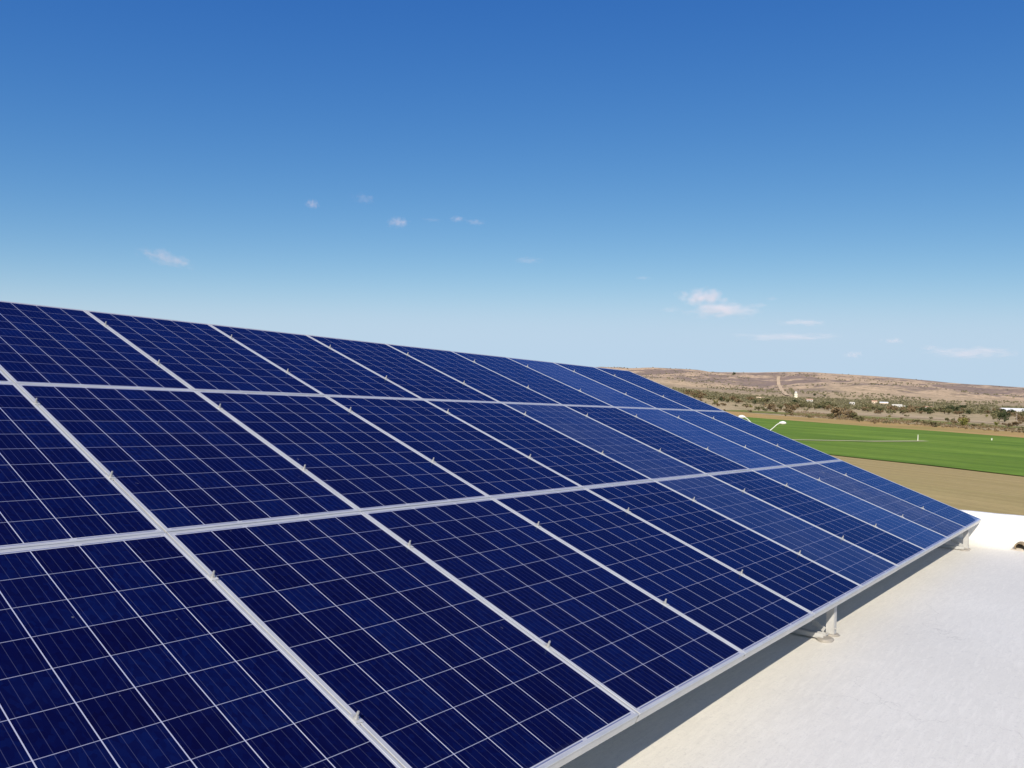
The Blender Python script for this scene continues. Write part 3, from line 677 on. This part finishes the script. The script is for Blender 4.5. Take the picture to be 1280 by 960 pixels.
TREES = [(399,33,1.8,2.3,1),(431,41,1.5,2.5,0),(462,52,1.3,3.1,1),(485,48,1.7,3.3,0),(499,90,1.6,3.7,0),(502,92,4.1,7.2,0),(528,50,2.2,4.5,0),(529,43,1.9,4.0,1),(545,42,2.4,2.5,0),(531,130,3.3,5.5,1),(554,79,2.3,5.0,0),(546,127,2.3,3.8,0),(577,88,5.3,8.2,3),(570,149,4.7,8.3,0),(596,42,1.9,2.4,3),(596,109,2.0,3.6,3),(615,68,3.1,7.5,1),(640,128,3.3,7.9,0),(631,167,1.7,2.7,0),(648,87,2.0,5.3,3),(671,69,4.1,9.5,1),(676,82,2.7,6.8,3),(669,137,2.5,3.0,1),(685,112,2.9,6.6,1),(677,200,5.0,8.5,0),(682,184,6.4,9.9,0),(675,217,2.8,6.4,0),(717,83,1.8,3.7,1),(715,198,8.9,14.9,1),(741,114,6.0,9.8,1),(757,127,3.9,10.8,0),(730,256,2.5,3.1,0),(744,213,11.7,17.1,1),(774,69,2.2,5.5,0),(749,219,2.1,6.3,1),(778,70,3.5,6.7,1),(780,268,3.0,5.2,1),(827,128,2.7,6.0,1),(827,179,2.0,4.0,1),(861,86,6.9,13.9,1),(872,100,10.6,12.3,2),(887,165,2.8,6.2,0),(906,109,10.1,13.7,0),(896,206,2.7,6.7,3),(917,79,2.1,4.2,1),(853,369,2.2,6.0,1),(865,344,3.0,9.2,1),(898,314,6.7,13.4,1),(950,201,2.9,8.9,0),(913,331,5.8,13.6,1),(992,124,3.0,5.0,0),(938,354,3.7,8.2,0),(1008,76,2.2,6.4,1),(948,366,7.1,12.2,0),(980,288,3.4,5.0,0),(942,439,2.5,5.0,1),(942,439,4.7,8.9,1),(1017,232,6.3,12.6,0),(951,439,3.3,9.7,3),(1020,275,3.0,8.8,1),(997,377,3.3,10.1,0),(1038,251,6.4,11.8,1),(1007,368,3.0,7.3,1),(1073,87,4.3,9.0,1),(1014,377,9.8,17.4,1),(1070,164,3.6,8.9,0),(1039,338,4.8,5.6,0),(1033,356,7.7,15.3,1),(1084,234,6.7,11.1,0),(1008,477,4.4,9.6,0),(1026,453,4.6,11.0,1),(1119,76,4.6,13.8,0),(1023,474,5.0,10.4,0),(1123,148,3.8,4.8,3),(1112,239,4.5,5.4,1),(1132,112,6.8,10.3,0),(1057,426,3.8,8.4,1),(1095,316,4.0,9.5,1),(1143,129,5.9,10.9,2),(1085,387,6.9,13.9,0),(1057,460,4.9,10.8,1),(1122,269,5.3,11.4,2),(1148,127,6.5,8.8,1),(1068,445,3.5,9.9,0),(1158,83,7.6,10.7,1),(1079,429,4.0,8.6,3),(1062,474,4.7,7.7,0),(1158,119,4.4,13.3,1),(1136,271,7.7,14.4,0),(1133,287,5.7,8.8,0),(1147,225,4.6,9.0,1),(1164,147,4.7,7.3,0),(1134,327,5.7,9.7,1),(1138,340,8.2,12.4,1),(1168,218,4.6,11.1,0),(1104,446,5.2,11.5,0),(1170,222,8.1,8.8,2),(1167,245,5.7,9.7,1),(1190,99,8.2,14.7,0),(1168,252,7.9,8.3,1),(1193,106,7.0,11.7,1),(1134,386,4.0,11.9,0),(1191,148,7.0,7.4,2),(1167,296,4.5,15.5,0),(1175,263,7.4,9.6,1),(1167,299,5.9,15.6,1),(1202,96,7.6,8.2,1),(1200,139,5.4,11.4,1),(1205,89,4.7,14.2,1),(1141,399,3.5,10.6,0),(1171,300,7.3,14.9,1),(1189,223,5.7,12.7,2),(1203,130,6.6,15.5,1),(1203,147,4.7,11.8,0),(1168,325,6.5,8.4,0),(1190,234,7.6,15.3,2),(1188,247,8.3,12.8,1),(1190,253,6.3,10.0,0),(1161,366,6.6,10.0,0),(1203,203,8.4,13.0,0),(1121,500,5.5,8.2,3),(1176,357,7.8,13.1,0),(1173,378,6.8,11.1,0),(1165,405,5.2,12.5,1),(1219,195,5.1,14.2,1),(1170,396,7.4,14.3,1),(1197,305,6.5,10.3,0),(1231,124,4.4,14.2,1),(1165,421,4.3,11.2,0),(1200,310,4.7,9.2,2),(1225,193,5.5,14.5,1),(1176,404,7.7,8.9,0),(1175,407,7.8,9.6,0),(1210,301,7.5,10.9,0),(1229,212,6.4,15.8,0),(1190,394,7.2,13.9,0),(1247,131,5.8,14.5,0),(1226,265,8.0,13.3,0),(1210,336,4.6,14.0,0),(1252,106,8.5,9.1,2),(1227,281,8.2,15.9,1),(1225,297,6.8,8.3,0),(1247,185,6.3,8.8,2),(1257,96,4.6,16.4,0),(1145,534,3.5,10.5,1),(1208,375,4.8,9.4,2),(1261,102,6.2,12.5,1),(1252,186,8.4,13.4,0),(1263,99,5.2,15.2,1),(1225,324,4.7,15.8,0),(1246,231,8.2,14.5,0),(1243,275,5.8,8.9,1),(1218,372,7.5,12.3,0),(1250,252,5.2,13.2,0),(1220,371,4.5,8.1,0),(1237,331,6.0,9.0,0),(1256,250,5.1,15.2,1),(1274,138,8.0,14.7,2),(1278,118,6.5,15.2,0),(1252,284,7.5,11.9,1),(1228,409,4.6,13.9,0),(1274,241,5.2,13.2,1),(1294,84,4.8,16.8,1),(1272,264,9.0,12.3,1),(1261,315,7.8,11.2,0),(1288,197,5.0,8.1,0),(1263,323,5.2,8.7,2),(1294,161,5.2,8.6,0),(1293,169,5.5,16.8,1),(1273,285,6.8,15.0,0),(1296,160,6.9,14.9,0),(1209,500,7.6,15.2,1),(1297,177,6.7,10.1,0),(1254,376,8.6,9.3,0),(1304,126,8.3,10.9,2),(1205,515,8.0,14.1,0),(1251,404,5.5,13.9,0),(1307,146,4.7,12.9,1),(1298,215,10.5,17.1,2),(1309,153,7.6,16.7,2),(1277,327,7.5,12.0,0),(1305,190,7.1,11.0,0),(1313,142,6.9,12.7,1),(1304,211,9.3,13.2,2),(1319,108,6.2,13.6,0),(1249,438,5.8,14.9,1),(1255,430,8.2,14.4,0),(1267,397,7.1,15.2,0),(1308,230,9.0,13.1,0),(1308,231,5.0,15.1,1),(1238,485,7.7,8.8,2),(1308,244,7.9,13.9,0),(1331,96,5.0,15.3,1),(1223,534,7.0,11.3,2),(1294,328,9.0,11.5,0),(1313,255,8.3,12.1,1),(1311,277,6.1,13.3,2),(1314,264,7.3,11.2,1),(1336,119,8.2,11.3,0),(1323,231,5.3,17.2,2),(1297,358,6.6,12.7,0),(1276,430,5.3,12.0,1),(1245,513,5.3,8.1,0),(1327,230,4.7,16.7,0),(1225,572,7.1,12.4,1),(1346,129,6.7,10.8,1),(1286,419,7.0,16.7,0),(1222,581,6.2,17.0,0),(1344,163,8.7,14.7,1),(1234,559,5.0,10.0,0),(1347,181,9.5,9.7,0),(1304,388,6.0,15.2,1),(1307,379,6.0,12.1,0),(1305,388,6.7,15.4,0),(1300,426,9.0,14.2,0),(1302,424,5.7,8.6,1),(1279,491,9.3,14.6,0),(1257,549,8.1,14.4,1),(1314,394,8.2,9.7,2),(1314,395,6.8,9.6,1),(1313,408,5.2,16.9,1),(1315,402,9.6,12.8,0),(1249,584,7.6,14.6,1),(1366,213,6.5,14.9,1),(1300,497,9.1,11.1,0),(1260,598,7.9,13.4,1),(1290,545,9.4,12.9,1),(1335,454,8.8,14.5,2),(1286,579,6.5,15.4,0),(1323,499,9.8,17.2,0),(1402,217,9.9,12.8,2),(1311,550,6.8,10.2,1),(1324,521,5.2,14.6,2),(1292,621,8.0,10.5,1),(1301,617,9.8,11.3,0),(1303,633,9.6,15.0,1),(1350,534,8.5,10.4,1),(1352,536,9.4,17.3,1),(1346,560,7.9,15.8,0),(1335,620,7.2,13.8,1),(1343,633,10.3,17.5,1),(1359,661,8.3,15.6,0),(1765,537,3.7,11.1,2),(1775,561,4.7,9.3,2),(2687,1132,11.7,14.6,2)]
used = set()
for i, (x, y, h, w, k) in enumerate(TREES):
    var = i % 3; P0 = protos[k, var]
    if (k, var) in used: o = copy_tree(P0)
    else: o = P0; used.add((k, var))
    r = math.hypot(x-CX, y-CY)
    o.location = (x, y, tz(x, y)-.1); w = min(w, h*1.9)
    o.scale = (w*1.08, w*1.08, h*1.05); o.rotation_euler = (0, 0, random.uniform(0, 6.28))
    zone = 'scattered between the dry verge and the far hedge' if r < 1100 else ('in the far tree line before the village' if r < 2000 else 'standing on the hillside')
    o.name = KIND[k][0]
    for ch in o.children: ch.name = ch.name.split('.')[0]
    tag(o, '%s %s %s' % (KIND[k][1], 'tree' if k == 2 else 'bush', zone), 'tree' if k == 2 else 'bush', '%s %s %s' % (KIND[k][1], 'trees' if k == 2 else 'bushes', zone))
for kv, P0 in protos.items():
    if kv not in used:
        for ch in list(P0.children): bpy.data.objects.remove(ch)
        bpy.data.objects.remove(P0)
WOODS = [(1433,303),(1563,148),(1417,616),(1446,247),(1425,255),(1432,701),(1442,418),(1418,391),(1357,319),(1398,233),(1674,355),(1584,258),(1432,344),(1270,148),(1593,281),(1540,452),(1543,419),(1581,162),(1487,276),(1391,423),(1578,126),(1491,304),(1263,530),(1509,290),(1502,365),(1302,514),(1427,584),(1564,129),(1427,706),(1451,325),(1627,126),(1567,585),(1571,359),(1411,475),(1465,579),(1486,169),(1350,346),(1317,599),(1664,288),(1297,583),(1357,475),(1342,543),(1608,374),(1348,440),(1298,581),(1586,161),(1518,526),(1523,93),(1526,712),(1514,729),(1286,198),(1473,431),(1426,660),(1464,119),(1401,263),(1513,502),(1437,662),(1510,618),(1657,336),(1410,263),(1616,492),(1475,501),(1708,211),(1250,126),(1361,583),(1534,619),(1386,141),(1458,676),(1423,157),(1436,488),(1434,189),(1572,574),(1497,295),(1363,400),(1373,615),(1238,333),(1523,217),(1538,578),(1380,264),(1467,534),(1356,241),(1544,400),(1428,143),(1477,250),(1593,362),(1393,684),(1285,333),(1482,154),(1418,294),(1463,689),(1549,373),(1341,415),(1570,547),(1715,133),(1608,412),(1523,111),(1331,468),(1482,314),(1476,133),(1381,455),(1714,231),(1384,302),(1460,342),(1510,401),(1614,612),(1359,96),(1534,629),(1372,340),(1623,480),(1289,370),(1286,244),(1533,599),(1296,603),(1424,438),(1587,606),(1427,323),(1362,176),(1319,209),(1679,399),(1471,417),(1539,614),(1303,531),(1506,144),(1612,562),(1405,200),(1487,303),(1424,286),(1312,121),(1394,545),(1452,400),(1380,99),(1431,562),(1656,165),(1646,490),(1491,702),(1547,162),(1674,237),(1587,481),(1286,552),(1272,536),(1446,514),(1380,542),(1607,188),(1480,668),(1312,374),(1302,159),(1292,290),(1392,216),(1416,555),(1330,216),(1331,636),(1653,117),(1381,269),(1308,367),(1621,320),(1352,313),(1360,106),(1511,254),(1301,156),(1322,209),(1513,388),(1363,88),(1291,399),(1428,515),(1578,158),(1525,109),(1432,428),(1719,118),(1630,423),(1318,322),(1642,424),(1569,293),(1453,665),(1478,602),(1701,242),(1346,264),(1289,110),(1324,191),(1673,295),(1267,325),(1516,584),(1402,399),(1225,269),(1266,308),(1452,173),(1438,665),(1601,463),(1511,299),(1287,83),(1617,511),(1321,437),(1661,420),(1379,100),(1438,121),(1587,157),(1267,340),(1446,346),(1398,630),(1536,155),(1364,539),(1676,140),(1453,680),(1342,647),(1252,358),(1552,687),(1476,625),(1411,313),(1689,285),(1591,139),(1482,514),(1475,556),(1380,476),(1208,288),(1503,336),(1468,390),(1443,695),(1296,80),(1420,644),(1293,460),(1406,455),(1430,627),(1558,426),(1321,558),(1520,354),(1275,514),(1373,685),(1576,529),(1290,538),(1630,398),(1584,484),(1470,583),(1325,228),(1692,307),(1382,608),(1449,649),(1312,420),(1484,738),(1416,687),(1302,509),(1564,99),(1510,507),(1368,677),(1675,245),(1661,285),(1423,136),(1312,185),(1255,270),(1525,486),(1331,387),(1500,510),(1285,478),(1364,159),(1573,416),(1346,636),(1291,190),(1394,535),(1405,631),(1702,296),(1340,565),(1578,137),(1412,525),(1371,686),(1322,666),(1522,367),(1558,559),(1453,169),(1366,371),(1605,340),(1457,133),(1479,670),(1395,423),(1333,512),(1331,567),(1393,570),(1311,265),(1595,335),(1539,428),(1418,519),(1318,280),(1403,264),(1449,279),(1233,98),(1529,759),(1536,632),(1554,211),(1322,154),(1545,319),(1423,564),(1364,267),(1307,267),(1649,149),(1596,369),(1596,259),(1606,194),(1566,301),(1478,650),(1254,260),(1555,200),(1696,217),(1241,369),(1279,374),(1252,82),(1285,602),(1414,419),(1352,531),(1453,528),(1452,590),(1413,181),(1461,604),(1323,160),(1454,126),(1423,194),(1266,445),(1464,421),(1652,186),(1506,191),(1388,354),(1544,577),(1620,267),(1537,648),(1467,403),(1694,319),(1697,303),(1415,240),(1536,653),(1345,642),(1523,176),(1559,627),(1347,664),(1224,342),(1328,322),(1568,508),(1421,586),(1299,147),(1347,447),(1685,361),(1629,105),(1570,361),(1618,114),(1516,274),(1406,655),(1622,143),(1577,456),(1536,429),(1620,217),(1555,544),(1354,122),(1679,106),(1571,355),(1389,330),(1368,656),(1689,182),(1591,545),(1627,138),(1582,523),(1385,390),(1616,491),(1482,175),(1628,488),(1456,654),(1625,366),(1440,232),(1256,393),(1603,172),(1236,344),(1417,709),(1270,195),(1395,625),(1277,589),(1374,607),(1478,283),(1586,477),(1503,270),(1592,385),(1699,280),(1513,305),(1498,111),(1256,282),(1611,150),(1455,552),(1537,563),(1248,253),(1211,279),(1376,386),(1650,437),(1516,618),(1271,309),(1465,615),(1371,239),(1575,445),(1245,98),(1449,275),(1520,164),(1468,606),(1409,618),(1415,655),(1552,281),(1238,254),(1447,537),(1545,286),(1450,493),(1556,237),(1332,181),(1495,455),(1505,312),(1630,192),(1363,550),(1568,140),(1342,642),(1526,140),(1263,303),(1660,299),(1542,95),(1429,426),(1535,469),(1568,595),(1316,431),(1525,515),(1312,495),(1362,132)]
bm = bmesh.new(); rnd = random.Random(3)
for (x, y) in WOODS:
    for _ in range(11):
        xx = x+rnd.gauss(0, 20); yy = y+rnd.gauss(0, 13); w = rnd.uniform(4, 10); h = rnd.uniform(2.2, 5.0)
        crown_bm(bm, rnd, xx, yy, tz(xx, yy)-.3, w, h, 26, .75)
for i in range(170):
    f = i/170; xx = 1625+f*560; yy = 560+f*205-9
    crown_bm(bm, rnd, xx+rnd.gauss(0, 1.5), yy+rnd.gauss(0, 1.5), tz(xx, yy)-.3, rnd.uniform(3, 6), rnd.uniform(1.5, 3.0), 12, .9)
# thinner scrub sprinkled over the slopes
for _ in range(4200):
    a = R(rnd.uniform(2, 34)); r = rnd.triangular(1450, 4000, 1600)
    xx = CX+r*math.cos(a); yy = CY+r*math.sin(a)
    if noise.noise(Vector((xx/260, yy/260, 7))) < rnd.gauss(.02, .12): continue
    crown_bm(bm, rnd, xx, yy, tz(xx, yy)-.3, rnd.uniform(4, 9), rnd.uniform(2, 4.5), 14, 1.1)
WM = leaf_mat('scrub_leaves', (.09, .09, .05), (.15, .14, .08), (.22, .195, .12))
wo = link('scrub_woodland', bm, WM); tag(wo, 'grey green scrub woodland along the foot of the hills', 'scrub', kind='stuff')
bm = bmesh.new(); rnd = random.Random(8)
for _ in range(1700):
    s_ = rnd.random(); t_ = rnd.random()
    x = 390+s_*420+t_*250; y = 20+s_*270+t_*60
    w = rnd.uniform(.8, 2.6); crown_bm(bm, rnd, x, y, tz(x, y), w, rnd.uniform(.5, 1.5), 12, .28)
o = link('dry_weeds', bm, LEAF[1]); tag(o, 'dry brown weeds covering the waste ground beyond the crop', 'weeds', kind='stuff')

# ------------------------------------------------------------------ clouds
def cloud_mat(seed, den, thick):
    M = bpy.data.materials.new('cloud_vapour'); M.use_nodes = True; t = M.node_tree
    t.nodes.remove(t.nodes['Principled BSDF']); out = t.nodes['Material Output']
    v = t.nodes.new('ShaderNodeVolumePrincipled'); v.inputs['Color'].default_value = (.96, .84, .87, 1); v.inputs['Anisotropy'].default_value = -.35
    O = texco(t)
    ln = t.nodes.new('ShaderNodeVectorMath'); ln.operation = 'LENGTH'; t.links.new(O, ln.inputs[0])
    n = noisen(t, mapping(t, O, scale=(2.0, 2.0, 1.1), loc=(seed*3.7, seed*1.3, seed)), 1.5, 5, .62)
    # fades towards the rim, torn by the noise
    d = nmath(t, 'SUBTRACT', nmath(t, 'MULTIPLY', n, 3.0), nmath(t, 'MULTIPLY', ln.outputs['Value'], 1.0))
    d = nmath(t, 'MULTIPLY', nmath(t, 'SUBTRACT', d, .85), 1.8, clamp=True)
    t.links.new(nmath(t, 'MULTIPLY', d, den/thick), v.inputs['Density']); t.links.new(v.outputs[0], out.inputs['Volume'])
    return M
CL = [(4156, 7858, 1391, 522, 126), (3526, 4680, 1401, 97, 60), (3621, 4225, 1401, 149, 57), (4248, 4553, 1401, 166, 70), (4406, 4069, 1401, 111, 37), (4553, 4021, 1401, 150, 37), (6015, 4624, 1401, 278, 46), (7392, 4138, 1401, 189, 34), (8070, 3771, 1265, 522, 162), (8175, 3584, 1129, 829, 135), (7938, 4083, 1125, 234, 63), (8351, 3107, 1246, 126, 45), (8482, 2832, 993, 468, 63), (8449, 2977, 841, 991, 72), (8737, 1995, 800, 234, 54), (8658, 2358, 661, 180, 63), (8812, 1665, 727, 216, 54), (8873, 1324, 678, 757, 99), (4326, 4259, 1401, 150, 25)]
CN = ['small pinkish cloud farthest left, just over the panels', 'tiny puff of cloud, the leftmost of the high pair', 'faint wispy cloud high up right of the tiny puff', 'small bright puff of cloud below the faint wisp',
      'small streak of cloud, left one of two side by side', 'small streak of cloud, right one of two side by side', 'thin flat cloud streak alone at mid sky', 'faint cloud fleck above and left of the big cloud pair',
      'upper of the two big white clouds right of centre', 'lower and longer of the two big white clouds', 'faint smudge of cloud left of the big pair', 'tiny cloud fleck right of the big pair',
      'thin cloud above the long streak over the hills', 'long thin cloud streak low over the hills', 'small flat cloud low at right, highest of the low ones', 'small round cloud just above the hill skyline',
      'faint small cloud left of the wide right hand cloud', 'wide flat cloud near the right edge above the hills', 'very faint wisp right of the small bright puff']
DEN = [2.6, 2.2, .9, 2.6, 2.0, 1.4, 1.3, .8, 5, 5, .8, .7, 2.2, 2.4, 1.6, 1.8, 1.0, 2.6, .6]
for i, (x, y, z, w, h) in enumerate(CL):
    bm = bmesh.new(); bmesh.ops.create_icosphere(bm, subdivisions=3, radius=1)
    dep = w*.5
    o = link('cloud', bm, cloud_mat(i+1, DEN[i]*.22, dep)); az = math.atan2(y-CY, x-CX)
    o.location = (x, y, z); o.scale = (dep*.7, w*.66, h*.80); o.rotation_euler = (R(-3 if i else -14)*0+ (R(12) if i == 0 else 0), 0, az)
    tag(o, CN[i], 'cloud', 'small fair weather clouds')
    o.name = 'cloud'
